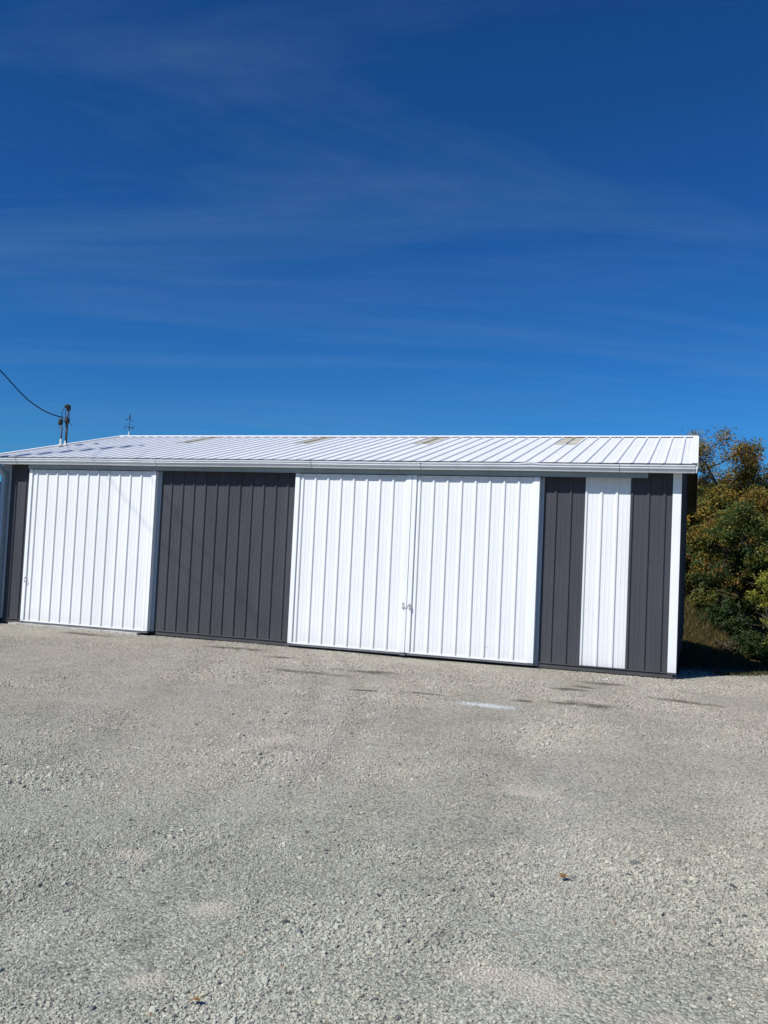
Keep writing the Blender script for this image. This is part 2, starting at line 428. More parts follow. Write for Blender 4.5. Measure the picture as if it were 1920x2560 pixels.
# corner trims
mb = MB(); mb.box(50.34, 50.875, -.10, -.03, -.12, 12.82)
build('corner_trim', mb, M['trim'], shed, bevel=.01)
mb = MB(); mb.box(50.79, 50.90, -.028, .36, -.30, 12.9)
o = build('corner_trim', mb, M['darktrim'], shed, bevel=.01); o['label'] = 'dark side flange of the right corner trim'
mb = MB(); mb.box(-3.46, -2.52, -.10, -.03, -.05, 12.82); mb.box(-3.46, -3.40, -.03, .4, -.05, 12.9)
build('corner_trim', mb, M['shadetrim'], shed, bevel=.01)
# base trim and skirt
for a, b in ((XL + .9, -.32), (12.33, 23.80), (42.02, 50.86)):
    mb = MB(); mb.box(a, b, -.17, -.006, -.075, -.005)
    build('base_trim', mb, M['darktrim'], shed, bevel=.01)
    mb = MB(); mb.box(a + .02, b + (.03 if b < 50 else -.2), -.09, .02, -.36, -.11); mb.box(a + .02, b - .05, -.12, -.092, -.36, -.30)
    build('skirt_board', mb, M['darktrim'], shed)
mb = MB(); mb.box(XL, XR - .1, .03, .2, -1.6, -.02); mb.box(XL + .1, XR - .12, DEP - .2, DEP, -4, 0); mb.box(XL + .1, XL + .3, .2, DEP - .2, -4, 0); mb.box(XR - .3, XR - .12, .2, DEP - .2, -4, 0)
build('foundation', mb, M['black'], shed)

# roof panels
roof_ribs = [50.74 - i for i in range(56)][::-1]
def roof_pt_front(x, h, t):   # t distance along slope param 0..1
    y = EY - .05 + (RY - EY + .05) * t; return (x, y, EZ + SL * (y - EY) + h)
def roof_pt_rear(x, h, t):
    y = RY + (39.3 - RY) * (1 - t); return (x, y, RZ - SL * (y - RY) + h)
mb = MB()
pr = prof_ribs(RXL, RXR, roof_ribs, h=.095, hw=.12, tw=.05)
mb.extr(pr, roof_pt_front, 0, 1, closed=False, segs=8)
mb.extr(pr, roof_pt_rear, 0, 1, closed=False, segs=2)
roof = build('roof', mb, M['roof'], shed)
# underside deck
mb = MB()
for fn in (roof_pt_front, roof_pt_rear):
    mb.extr([(RXL + .03, -.02), (RXR - .03, -.02), (RXR - .03, -.14), (RXL + .03, -.14)], fn, .012, .999)
o = build('soffit', mb, M['soffit'], roof)
# rake trim
for x0, x1 in ((RXL - .03, RXL + .42), (RXR - .42, RXR + .03)):
    mb = MB()
    for fn in (roof_pt_front, roof_pt_rear):
        xs = x1 if x1 > 20 else x0; xi = xs - .035 if x1 > 20 else xs + .035
        mb.extr([(x0, .112), (x1, .112), (x1, .128), (x0, .128)], fn, .001, .995)
        a, b = min(xs, xi), max(xs, xi)
        mb.extr([(a, .108), (b, .108), (b, -.26), (a, -.26)], fn, .001, .995)
    build('rake_trim', mb, M['trim'], roof)
# ridge cap
mb = MB()
pts = [(-.62, EZ + SL * (RY - .62 - EY) + .112 - 0), (0, RZ + .15), (.62, EZ + SL * (RY - .62 - EY) + .112)]
mb.extr([(p[0], p[1]) for p in pts] + [(.62, pts[2][1] - .02), (0, RZ + .125), (-.62, pts[0][1] - .02)], lambda a, b, t: (t, RY + a, b), RXL - .02, RXR + .02)
build('ridge_cap', mb, M['trim'], roof)
# fibreglass skylight panels near the ridge
for (a, b) in ((5.74, 7.74), (17.74, 19.74), (28.74, 30.74), (40.74, 42.74)):
    mb = MB()
    rr = [r for r in roof_ribs if a + .2 < r < b - .2]
    mb.extr(prof_ribs(a + .14, b - .14, rr, h=.10, hw=.12, tw=.05), lambda x, h, t: (x, t, EZ + SL * (t - EY) + h + .012), 11.5, 17.2, closed=False, segs=4)
    o = build('skylight_panel', mb, M['tan'], roof); o['label'] = 'weathered tan translucent roof panel'
# closure strip under the eave
mb = MB(); mb.box(RXL + .1, RXR - .1, EY + .0, EY + .06, EZ - .12, EZ + .075)
for r in roof_ribs: mb.box(r - .05, r + .05, EY - .045, EY - .001, EZ - .06, EZ + .078)
build('closure_strip', mb, M['black'], roof)
# fascia + eave soffit
mb = MB(); mb.box(RXL + .02, RXR - .02, -.86, -.78, 12.74, EZ - .02)
build('fascia', mb, M['gutter'], shed)
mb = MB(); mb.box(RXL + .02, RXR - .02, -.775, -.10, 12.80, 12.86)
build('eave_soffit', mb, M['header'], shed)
# gutter, K profile
gp = [(-.875, 13.20), (-.875, 12.72), (-1.13, 12.70), (-1.16, 12.74), (-1.21, 12.86), (-1.30, 12.95), (-1.33, 12.97), (-1.33, 13.03), (-1.29, 13.04),
      (-1.29, 13.10), (-1.36, 13.115), (-1.37, 13.20), (-1.33, 13.205), (-1.325, 13.15), (-1.25, 13.11), (-1.24, 13.0), (-1.15, 12.8), (-1.1, 12.76), (-.93, 12.77), (-.91, 13.20)]
def gut(a, b, t):
    k = .0
    for c_, w_, h_ in ((41.3, .45, .09), (33.6, .3, .025), (25.2, .4, -.02), (10.3, .4, .02), (-1.2, .3, -.02)):
        k += h_ * math.exp(-((t - c_) / w_) ** 2)
    up = max(0, (b - 12.95) / .25) if a < -1.2 else 0
    return (t, a - up * abs(k) * .3, b + k * up + .012 * math.sin(t * .35))
mb = MB(); mb.extr(gp, gut, RXL + .05, RXR - .12, segs=230)
gutter = build('gutter', mb, M['gutter'], shed)
# seams: sleeves
for x in (-1.1, 12.2, 25.3, 33.6, 47.0):
    mb = MB(); mb.extr([(a * 1.0 - .006 if a < -1 else a, b - .006 if b < 12.75 else b) for a, b in gp[1:12]] + [(-.9, 13.1)], lambda a, b, t: (gut(a, b, t)[0], gut(a, b, t)[1] - .004, gut(a, b, t)[2]), x, x + .05, closed=False)
    build('gutter_seam', mb, M['header'], gutter)

# downspout at the left corner
mb = MB()
dx = -2.95
mb.tube([(dx, -1.12, 12.74), (dx, -1.12, 12.55), (dx, -.95, 12.35), (dx, -.48, 11.95), (dx, -.36, 11.8), (dx, -.36, 11.5), (dx, -.36, 1.0), (dx, -.36, .45), (dx, -.5, .2), (dx, -1.0, -.1), (dx, -1.3, -.22)],
        .28, 4, sq=True)
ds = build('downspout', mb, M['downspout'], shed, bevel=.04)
for z in (10.9, 6.2, 1.6):
    mb = MB(); mb.box(dx - .24, dx + .24, -.575, -.11, z, z + .12)
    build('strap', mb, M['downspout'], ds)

# track header cover
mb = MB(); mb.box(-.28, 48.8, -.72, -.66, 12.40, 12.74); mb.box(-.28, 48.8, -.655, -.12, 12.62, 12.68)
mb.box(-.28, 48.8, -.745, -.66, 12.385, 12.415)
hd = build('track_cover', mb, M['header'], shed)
for x in (10.3, 24.6, 38.4, 38.9):
    mb = MB(); mb.box(x, x + .025, -.728, -.718, 12.42, 12.73)
    build('cover_joint', mb, M['steel'], hd)
mb = MB(); mb.box(-.2, 42.0, -.6, -.3, 12.44, 12.6)
build('door_track', mb, M['black'], shed)

# sliding doors
def handle_mesh(x, z, y, s=1, h=.24):
    h = h * .7
    mb = MB()
    mb.tube([(x, y, z + h), (x + .02 * s, y - .12, z + h), (x + .03 * s, y - .15, z + h - .04), (x + .03 * s, y - .15, z - h + .04), (x + .02 * s, y - .12, z - h), (x, y, z - h)], .021, 8)
    mb.box(x - .045, x + .045, y - .012, y, z + h - .05, z + h + .06)
    mb.box(x - .045, x + .045, y - .012, y, z - h - .06, z - h + .05)
    return mb
DY = -.46
def door(x0, x1, ribs, name_label, wl=.33, wr=.33):
    mb = MB(); mb.extr(prof_ribs(x0 + .05, x1 - .05, ribs), lambda p, q, t: (p, DY - q, t), -.03, 12.24, closed=False)
    mb.box(x0 + .02, x1 - .02, DY + .006, DY + .26, -.05, 12.28)
    d = build('sliding_door', mb, M['white'], shed); d['label'] = name_label
    for a, b in ((x0, x0 + wl), (x1 - wr, x1)):
        mb = MB(); mb.box(a, b, DY - .125, DY - .0, -.10, 12.36)
        mb.box(a if a == x0 else b - .02, a + .02 if a == x0 else b, DY + .002, DY + .3, -.10, 12.36)
        build('edge_trim', mb, M['trim'], d, bevel=.012)
    mb = MB(); mb.box(x0 + wl + .002, x1 - wr - .002, DY - .06, DY + .28, 12.26, 12.345)
    build('top_trim', mb, M['trim'], d, bevel=.01)
    mb = MB(); mb.box(x0 + wl + .002, x1 - wr - .002, DY - .115, DY + .02, -.12, -.02)
    build('bottom_trim', mb, M['trim'], d, bevel=.01)
    mb = MB(); mb.box(x0 + .1, x1 - .02, DY - .07, DY + .2, -.25, -.125)
    o = build('bottom_rail', mb, M['steel'], d)
    return d
d1 = door(-.25, 11.87, [.50 + i for i in range(12)], 'white ribbed sliding door at the left with one handle', .30, .28)
d2 = door(23.83, 32.82, [24.42 + i for i in range(9)], 'left leaf of the white double sliding doors', .33, .36)
d3 = door(32.86, 41.82, [33.41 + i for i in range(9)], 'right leaf of the white double sliding doors', .31, .36)
yh = DY - .125
build('handle', handle_mesh(.02, 3.28, yh), M['handle'], d1, smooth=True)
build('handle', handle_mesh(32.60, 3.16, yh, -1, .22), M['handle'], d2, smooth=True)
build('handle', handle_mesh(33.06, 3.12, yh, 1, .22), M['handle'], d3, smooth=True)
mb = MB(); mb.tube([(32.62, yh - .03, 3.2), (32.74, yh - .05, 3.02), (32.84, yh - .06, 3.05), (32.96, yh - .04, 3.22), (33.06, yh - .03, 3.3)], .018, 6)
mb.tube([(33.10, yh - .1, 3.3), (33.18, yh - .1, 3.0), (33.12, yh - .1, 2.92)], .022, 6)
build('latch', mb, M['handle'], d3, smooth=True)
for q in ((-.33, -.05, -.6, -.3, -.20, -.12), (23.70, 24.0, -.62, -.3, -.26, -.20), (32.5, 32.9, -.66, -.3, -.28, -.20)):
    mb = MB(); mb.box(*q)
    build('door_guide', mb, M['steel'], shed)
# jambs
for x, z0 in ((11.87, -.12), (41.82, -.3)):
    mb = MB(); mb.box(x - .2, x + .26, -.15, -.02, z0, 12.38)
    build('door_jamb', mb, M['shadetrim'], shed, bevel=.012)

# small dent panel on right leaf
mb = MB(); mb.box(38.52, 38.74, DY - .012, DY - .004, .72, .74)
build('scratch', mb, M['header'], d3)

# concrete threshold by the left door
mb = MB()
mb.extr([(-.95, -.62), (-.97, -.30), (-.90, -.275), (-.14, -.268), (-.14, -.62)], lambda a, b, t: (t, a + .03 * math.sin(t * 1.7) + .02 * math.sin(t * 4.1), b + .012 * math.sin(t * 2.3)), -1.1, 11.2, segs=50)
o = build('concrete_threshold', mb, M['concrete'], base=(5, -.5, -.4))
setp(o, 'thin stained concrete strip under the left white sliding door', 'threshold')

# ------------------------------------------------------------------ roof-top things
def rz(y): return EZ + SL * (y - EY)
ms = empty('service_mast', (-3.72, 8.0, rz(8.0)), 'tall dark electric service mast with black cap at the left end of the roof', 'mast')
mx, my = -3.74, 8.0
mb = MB(); mb.tube([(mx, my, rz(my) + .3), (mx - .03, my, 17.45)], .115, 12); build('pole', mb, M['mast'], ms, smooth=True)
mb = MB(); mb.tube([(mx - .03, my, 17.45), (mx + .02, my, 18.75)], .075, 10); build('conduit', mb, M['mast'], ms, smooth=True)
mb = MB(); mb.tube([(mx - .03, my, 17.35), (mx - .03, my, 17.5), (mx - .03, my, 17.62), (mx - .03, my, 17.9)], [.13, .16, .24, .25], 14)
mb.tube([(mx - .03, my, 17.98), (mx - .03, my, 18.03)], [.2, .2], 14); build('insulator', mb, M['black'], ms, smooth=True)
mb = MB()
mb.tube([(mx + .02, my, 18.7), (mx + .02, my, 18.95), (mx - .02, my, 19.1), (mx - .12, my - .05, 19.18), (mx - .2, my - .08, 19.1), (mx - .22, my - .1, 18.95)], [.13, .17, .17, .15, .12, .1], 12)
mb.tube([(mx + .1, my, 19.25), (mx + .24, my, 19.15), (mx + .26, my, 18.9), (mx + .22, my, 18.72)], .05, 8)
build('weatherhead', mb, M['black'], ms, smooth=True)
mb = MB()
mb.tube([(mx - .2, my - .1, 19.0), (mx - .4, my - .15, 18.85), (mx - .52, my - .15, 18.5), (mx - .58, my - .1, 18.1), (mx - .6, my, 17.75)], .026, 6)
mb.tube([(mx - .1, my - .1, 18.9), (mx - .2, my - .12, 18.6), (mx - .2, my - .1, 18.3), (mx - .12, my - .1, 17.95)], .03, 6)
mb.tube([(mx + .22, my, 18.8), (mx + .2, my, 18.2), (mx + .24, my, 17.7), (mx + .3, my, 17.45), (mx + .45, my, 17.42), (mx + .52, my, 17.28)], .022, 6)
build('drip_loop', mb, M['black'], ms, smooth=True)
mb = MB(); zb = rz(my)
mb.tube([(mx + .0, my, zb + .08), (mx, my, zb + .16), (mx - .02, my, zb + .28), (mx - .03, my, zb + .55)], [.30, .22, .13, .12], 14); build('flashing_boot', mb, M['boot'], ms, smooth=True)

px_, py_ = -4.16, 7.8
sp_ = empty('support_pipe', (px_, py_, rz(py_)), 'shorter thin support pipe with black clamp box, left of the service mast', 'pipe')
mb = MB(); mb.tube([(px_, py_, rz(py_) + .3), (px_ + .02, py_, 17.15)], .07, 10); build('pipe', mb, M['mast'], sp_, smooth=True)
mb = MB(); mb.tube([(px_, py_, rz(py_) + .05), (px_, py_, rz(py_) + .16), (px_ - .0, py_, rz(py_) + .32), (px_, py_, rz(py_) + .75)], [.34, .25, .11, .10], 14); build('flashing_boot', mb, M['boot'], sp_, smooth=True)
mb = MB(); mb.tube([(px_ - .12, py_ - .02, 17.3), (px_ - .13, py_ - .02, 17.38), (px_ - .12, py_ - .02, 17.8), (px_ - .1, py_ - .02, 17.86)], [.12, .2, .2, .12], 12)
build('clamp_box', mb, M['black'], sp_, smooth=True)
mb = MB(); mb.box(px_ - .25, px_ + .16, py_ - .04, py_ + .04, 17.05, 17.12)
build('bracket', mb, M['steel'], sp_)
mb = MB(); mb.tube([(px_ - .02, py_, 17.15), (px_ + .05, py_, 17.8), (px_ + .12, py_, 18.0), (px_ + .3, py_, 18.0)], .045, 6)
build('bracket_arm', mb, M['steel'], sp_)
mb = MB(); mb.tube([(px_ - .25, py_, 18.05), (px_ - .42, py_, 17.8), (px_ - .42, py_, 17.3), (px_ - .36, py_, 17.0)], .02, 6); build('ground_wire', mb, M['steel'], sp_)

# utility pole, out of frame at the front left; its shadow falls on the left corner
UPX, UPY = -12.95, -15.0
up = empty('utility_pole', (UPX, UPY, -.5), 'wooden utility pole standing in front of the left corner', 'pole')
mb = MB(); mb.tube([(UPX, UPY, -2), (UPX, UPY, 20), (UPX, UPY, 44.5)], [.66, .60, .48], 16); build('pole', mb, M['bark'], up, smooth=True)

def cable(name, pts, r, label, cat='cable', group=None):
    mb = MB(); mb.tube(pts, r, 7)
    o = build(name, mb, M['black'], base=pts[0], smooth=True); setp(o, label, cat, group)
w = [(-4.16, 7.95, 18.04), (-4.22, 7.2, 18.06), (-4.40, 6.55, 18.14), (-4.62, 5.75, 18.33), (-4.82, 5.1, 18.60), (-5.08, 4.25, 19.02), (-5.38, 3.3, 19.70), (-5.70, 2.3, 20.55), (-6.0, 1.4, 21.3)]
for i in range(1, 13):
    t = i / 12; w.append((-6.0 + (UPX + .2 + 6.0) * t, 1.4 + (UPY + .4 - 1.4) * t, 21.3 + (43.6 - 21.3) * t - 1.6 * math.sin(math.pi * t)))
cable('power_cable', w, .055, 'black overhead cable dropping to the service mast on the roof')
# two further lines from the pole, only their faint shadows reach the doors
def shadow_line(a, ta, b, tb, name, label):
    S = (.57, .83)
    P0 = Vector((a[0] - S[0] * ta, -.45 - S[1] * ta, a[1] + ta)); P1 = Vector((b[0] - S[0] * tb, -.45 - S[1] * tb, b[1] + tb))
    pts = []
    for i in range(13):
        t = i / 12; p = P0.lerp(P1, t); p.z -= .8 * math.sin(math.pi * t); pts.append(tuple(p))
    cable(name, pts, .03, label, 'cable')
shadow_line((-1.0, 21.0), 22.0, (17.0, 3.0), 46.0, 'power_cable', 'thin line running forward from the pole top')
shadow_line((3.0, 22.0), 24.0, (21.5, 1.2), 52.0, 'power_cable', 'second thin line running forward from the pole')

# weathervane
wx, wy = -3.95, RY
wz = RZ + .12
wv = empty('weathervane', (wx, wy, wz), 'small iron weathervane with compass letters on the left end of the ridge', 'weathervane')
mb = MB(); mb.tube([(wx, wy, wz - .03), (wx, wy, wz + .05), (wx, wy, wz + .22), (wx, wy, wz + .45)], [.2, .13, .06, .045], 12); build('base', mb, M['boot'], wv, smooth=True)
mb = MB(); mb.tube([(wx, wy, wz + .4), (wx, wy, wz + 2.0)], .032, 8); mb.tube([(wx, wy, wz + .78), (wx, wy, wz + .92)], .07, 10); build('rod', mb, M['iron'], wv, smooth=True)
arm = MB(); zc = wz + .88
arm.tube([(wx - .5, wy, zc), (wx + .5, wy, zc)], .02, 6); arm.tube([(wx, wy - .5, zc), (wx, wy + .5, zc)], .02, 6)
build('arm', arm, M['iron'], wv)
def letter(strokes, cx, cy):
    mb = MB()
    for st in strokes: mb.tube([(cx + p[0] * .7, cy - p[0] * .7, zc + p[1] * .8) for p in st], .02, 6)
    return mb
build('letter', letter([[(-.1, -.17), (-.1, .17)], [(-.1, .17), (.1, .17)], [(-.1, 0), (.07, 0)], [(-.1, -.17), (.1, -.17)]], wx + .58, wy), M['iron'], wv)
build('letter', letter([[(.1, .15), (0, .18), (-.1, .1), (0, 0), (.1, -.1), (0, -.18), (-.1, -.15)]], wx, wy - .58), M['iron'], wv)
build('letter', letter([[(-.13, .17), (-.07, -.17), (0, .08), (.07, -.17), (.13, .17)]], wx - .58, wy), M['iron'], wv)
build('letter', letter([[(-.1, -.17), (-.1, .17), (.1, -.17), (.1, .17)]], wx, wy + .58), M['iron'], wv)
mb = MB(); za = wz + 1.62
mb.tube([(wx - .1, wy - .38, za), (wx + .1, wy + .38, za)], .016, 6)
mb.add([(wx - .15, wy - .55, za), (wx - .09, wy - .36, za + .1), (wx - .09, wy - .36, za - .1)], [(0, 1, 2)])
mb.add([(wx + .06, wy + .25, za), (wx + .14, wy + .45, za + .1), (wx + .12, wy + .4, za), (wx + .14, wy + .45, za - .1)], [(0, 1, 2), (0, 2, 3)])
build('arrow', mb, M['iron'], wv)
mb = MB(); mb.tube([(wx, wy, wz + 1.7), (wx, wy, wz + 1.8), (wx, wy, wz + 1.95), (wx, wy, wz + 2.15), (wx, wy, wz + 2.28)], [.04, .09, .08, .04, .045], 10); build('finial', mb, M['iron'], wv, smooth=True)

# neighbouring navy shed far left
nb = empty('navy_shed', (-38, 30, -.8), 'dark navy metal building behind the left corner of the white shed', 'shed')
mb = MB(); mb.box(-50, -26.6, 26, 60, -1.5, 8.4); mb.add([(-50, 26, 8.4), (-26.6, 26, 8.4), (-38.3, 26, 13.6), (-50, 60, 8.4), (-26.6, 60, 8.4), (-38.3, 60, 13.6)], [(0, 1, 2), (3, 5, 4), (0, 3, 4, 1)])
build('wall', mb, M['navy'], nb)
mb = MB()
mb.add([(-51, 25, 8.3), (-38.3, 25, 14.2), (-25.2, 25, 8.1), (-51, 61, 8.3), (-38.3, 61, 14.2), (-25.2, 61, 8.1), (-51, 25, 8.0), (-38.3, 25, 13.9), (-25.2, 25, 7.8), (-51, 61, 8.0), (-38.3, 61, 13.9), (-25.2, 61, 7.8)],
       [(0, 1, 4, 3), (1, 2, 5, 4), (6, 9, 10, 7), (7, 10, 11, 8), (0, 6, 7, 1), (1, 7, 8, 2), (3, 4, 10, 9), (4, 5, 11, 10), (2, 8, 11, 5), (0, 3, 9, 6)])
build('roof', mb, M['navy'], nb)

# ------------------------------------------------------------------ gravel stones (stuff)
def stone_mesh(k):
    import bmesh
    bm = bmesh.new(); bmesh.ops.create_icosphere(bm, subdivisions=1 if k else 2, radius=1)
    r = random.Random(100 + k)
    ax = [Vector((r.uniform(-1, 1), r.uniform(-1, 1), r.uniform(-1, 1))).normalized() for _ in range(7)]
    ds = [r.uniform(.55, .9) for _ in range(7)]
    for v in bm.verts:
        for a, d in zip(ax, ds):
            q = v.co.dot(a)
            if q > d: v.co -= a * (q - d)
        v.co *= r.uniform(.93, 1.07)
        v.co.z *= .62; v.co.x *= 1.15
    me = bpy.data.meshes.new('stone'); bm.to_mesh(me); bm.free(); me.materials.append(M['stone'])
    return me

def scatter(name, pts, scl, rot, meshes, label, cat):
    """one object: points carry scale and rotation, stones are instanced on them"""
    # points
    me = bpy.data.meshes.new(name + '_points'); me.vertices.add(len(pts)); me.vertices.foreach_set('co', pts.astype(np.float32).ravel())
    a = me.attributes.new('scl', 'FLOAT_VECTOR', 'POINT'); a.data.foreach_set('vector', scl.astype(np.float32).ravel())
    a = me.attributes.new('rot', 'FLOAT_VECTOR', 'POINT'); a.data.foreach_set('vector', rot.astype(np.float32).ravel())
    a = me.attributes.new('idx', 'INT', 'POINT'); a.data.foreach_set('value', rng.integers(0, len(meshes), len(pts)).astype(np.int32))
    o = bpy.data.objects.new(name, me); col.objects.link(o)
    lib = bpy.data.collections.new(name + '_shapes')
    for i, m_ in enumerate(meshes):
        q = bpy.data.objects.new('%s_shape_%02d' % (name, i), m_); lib.objects.link(q)
    g = bpy.data.node_groups.new(name, 'GeometryNodeTree')
    g.interface.new_socket('Geometry', in_out='INPUT', socket_type='NodeSocketGeometry')
    g.interface.new_socket('Geometry', in_out='OUTPUT', socket_type='NodeSocketGeometry')
    gi = g.nodes.new('NodeGroupInput'); go = g.nodes.new('NodeGroupOutput')
    ci = g.nodes.new('GeometryNodeCollectionInfo'); ci.inputs['Collection'].default_value = lib
    ci.inputs['Separate Children'].default_value = True; ci.inputs['Reset Children'].default_value = True
    ip = g.nodes.new('GeometryNodeInstanceOnPoints'); ip.inputs['Pick Instance'].default_value = True
    def attr(nm, t):
        n = g.nodes.new('GeometryNodeInputNamedAttribute'); n.data_type = t; n.inputs['Name'].default_value = nm; return n.outputs['Attribute']
    g.links.new(gi.outputs[0], ip.inputs['Points']); g.links.new(ci.outputs[0], ip.inputs['Instance'])
    g.links.new(attr('idx', 'INT'), ip.inputs['Instance Index'])
    e2r = g.nodes.new('FunctionNodeEulerToRotation'); g.links.new(attr('rot', 'FLOAT_VECTOR'), e2r.inputs[0])
    g.links.new(e2r.outputs[0], ip.inputs['Rotation']); g.links.new(attr('scl', 'FLOAT_VECTOR'), ip.inputs['Scale'])
    g.links.new(ip.outputs[0], go.inputs[0])
    md = o.modifiers.new('scatter', 'NODES'); md.node_group = g
    setp(o, label, cat, kind='stuff')
    return o

CAM = (51.84, -60.93, 6.66)
def gravel_points():
    P = []; S = []
    def batch(n, y0, y1, smin, smax, xpad=3.0):
        y = rng.uniform(y0, y1, n)
        d = y - CAM[1]
        xl = CAM[0] - .93 * d - xpad; xr = CAM[0] + .17 * d + xpad
        u_ = rng.uniform(0, 1, n)
        keep = rng.uniform(0, 1, n) < (xr - xl) / ((xr - xl).max())
        x = xl + u_ * (xr - xl)
        x, y = x[keep], y[keep]
        s = smin * (smax / smin) ** (rng.uniform(0, 1, len(x)) ** 1.7)
        # coarser drifts and bald patches
        dr = vnoise(x, y, 4.2, 9) + .6 * vnoise(x, y, 1.6, 12)
        k2 = rng.uniform(0, 1, len(x)) < np.clip(.82 + dr * 1.3, .16, 1)
        x, y, s, dr = x[k2], y[k2], s[k2], dr[k2]
        s = s * np.clip(1 + dr * .9, .55, 1.6)
        ok = ~((y > -.15) & (x > XL) & (x < XR)) & ~((y > -1.02) & (x > -1.15) & (x < 11.25)) & ~((y > -.7) & (x > -.3) & (x < 12.2)) & ~((y > -.62) & (x > 23.7) & (x < 42.1)) & ((y < 3) | (x > 51))
        x, y, s = x[ok], y[ok], s[ok]
        P.append(np.stack([x * U, y * U, gz(x, y) * U + s * .18], -1)); S.append(s)
    batch(190000, -51.5, -38, .0034, .0088, 2.0)
    batch(5000, -51.5, -38, .009, .017, 2.0)
    batch(190000, -38, -22, .0038, .0080, 2.5)
    batch(3000, -38, -22, .010, .017, 2.5)
    batch(230000, -22, 9, .0052, .0105, 3.0)
    return np.concatenate(P), np.concatenate(S)
P_, S_ = gravel_points()
n_ = len(P_)
scl = S_[:, None] * rng.uniform(.7, 1.25, (n_, 3)); rot = rng.uniform(0, 2 * math.pi, (n_, 3)); rot[:, :2] = rng.normal(0, .45, (n_, 2))
scatter('gravel', P_, scl, rot, [stone_mesh(k) for k in range(1, 11)], 'loose grey limestone gravel covering the yard', 'gravel')
print('stones', n_)

# ------------------------------------------------------------------ foliage
def leaf_object(name, cen, size, colours, parent, mat=None, aspect=.62, droop=.3):
    """many small folded leaf faces, cen in ribs (n,3), size ribs (n,)"""
    n = len(cen)
    nrm = rng.normal(0, 1, (n, 3)); nrm[:, 2] = np.abs(nrm[:, 2]) * .9 + .25; nrm[:, 1] -= .35
    nrm /= np.linalg.norm(nrm, axis=1, keepdims=True)
    t = rng.normal(0, 1, (n, 3)); t[:, 2] -= droop; t -= nrm * (t * nrm).sum(1, keepdims=True); t /= np.linalg.norm(t, axis=1, keepdims=True)
    b = np.cross(nrm, t)
    s = size[:, None]
    v = np.stack([cen - t * s, cen + b * s * aspect + nrm * s * .15, cen + t * s, cen - b * s * aspect + nrm * s * .15], 1)
    base = np.array(parent['_b']) if parent is not None else np.zeros(3)
    v = (v.reshape(-1, 3) - base) * U
    me = bpy.data.meshes.new(name)
    me.vertices.add(4 * n); me.vertices.foreach_set('co', v.astype(np.float32).ravel())
    me.loops.add(4 * n); me.loops.foreach_set('vertex_index', np.arange(4 * n, dtype=np.int32))
    me.polygons.add(n); me.polygons.foreach_set('loop_start', np.arange(0, 4 * n, 4, dtype=np.int32)); me.polygons.foreach_set('loop_total', np.full(n, 4, dtype=np.int32))
    ca = me.color_attributes.new('Col', 'FLOAT_COLOR', 'POINT')
    cc = np.concatenate([colours, np.ones((n, 1))], 1); cc = np.repeat(cc, 4, axis=0)
    ca.data.foreach_set('color', cc.astype(np.float32).ravel())
    me.update(); me.materials.append(mat or M['leaf'])
    o = bpy.data.objects.new(name, me); col.objects.link(o); o['_b'] = list(base)
    if parent is not None: o.parent = parent
    return o

PAL = {
 'orange': [(.24, .115, .014), (.19, .125, .017), (.13, .12, .02), (.08, .10, .02), (.30, .19, .022), (.12, .065, .018)],
 'olive': [(.12, .13, .022), (.075, .10, .018), (.15, .13, .022), (.05, .075, .016), (.18, .13, .02)],
 'green': [(.035, .08, .017), (.022, .05, .013), (.07, .11, .022), (.03, .055, .013)],
 'yellow': [(.24, .26, .035), (.19, .22, .03), (.28, .25, .04), (.12, .17, .026), (.29, .27, .045)],
 'brown': [(.075, .065, .04), (.10, .08, .045), (.06, .07, .027), (.12, .08, .033)],
 'dkgreen': [(.022, .055, .012), (.015, .035, .010), (.035, .07, .016), (.02, .04, .01), (.06, .075, .018)],
 'dark': [(.012, .022, .007), (.02, .03, .01), (.03, .035, .012)],
}
def pick(pal, n, cl):
    """colour per leaf; leaves of the same clump lean to the same colour"""
    p = np.array(PAL[pal])
    k = (cl * 7919) % len(p)
    k2 = rng.integers(0, len(p), n)
    use = rng.uniform(0, 1, n) < .6
    c = np.where(use[:, None], p[k], p[k2])
    return c * rng.uniform(.7, 1.35, (n, 1))

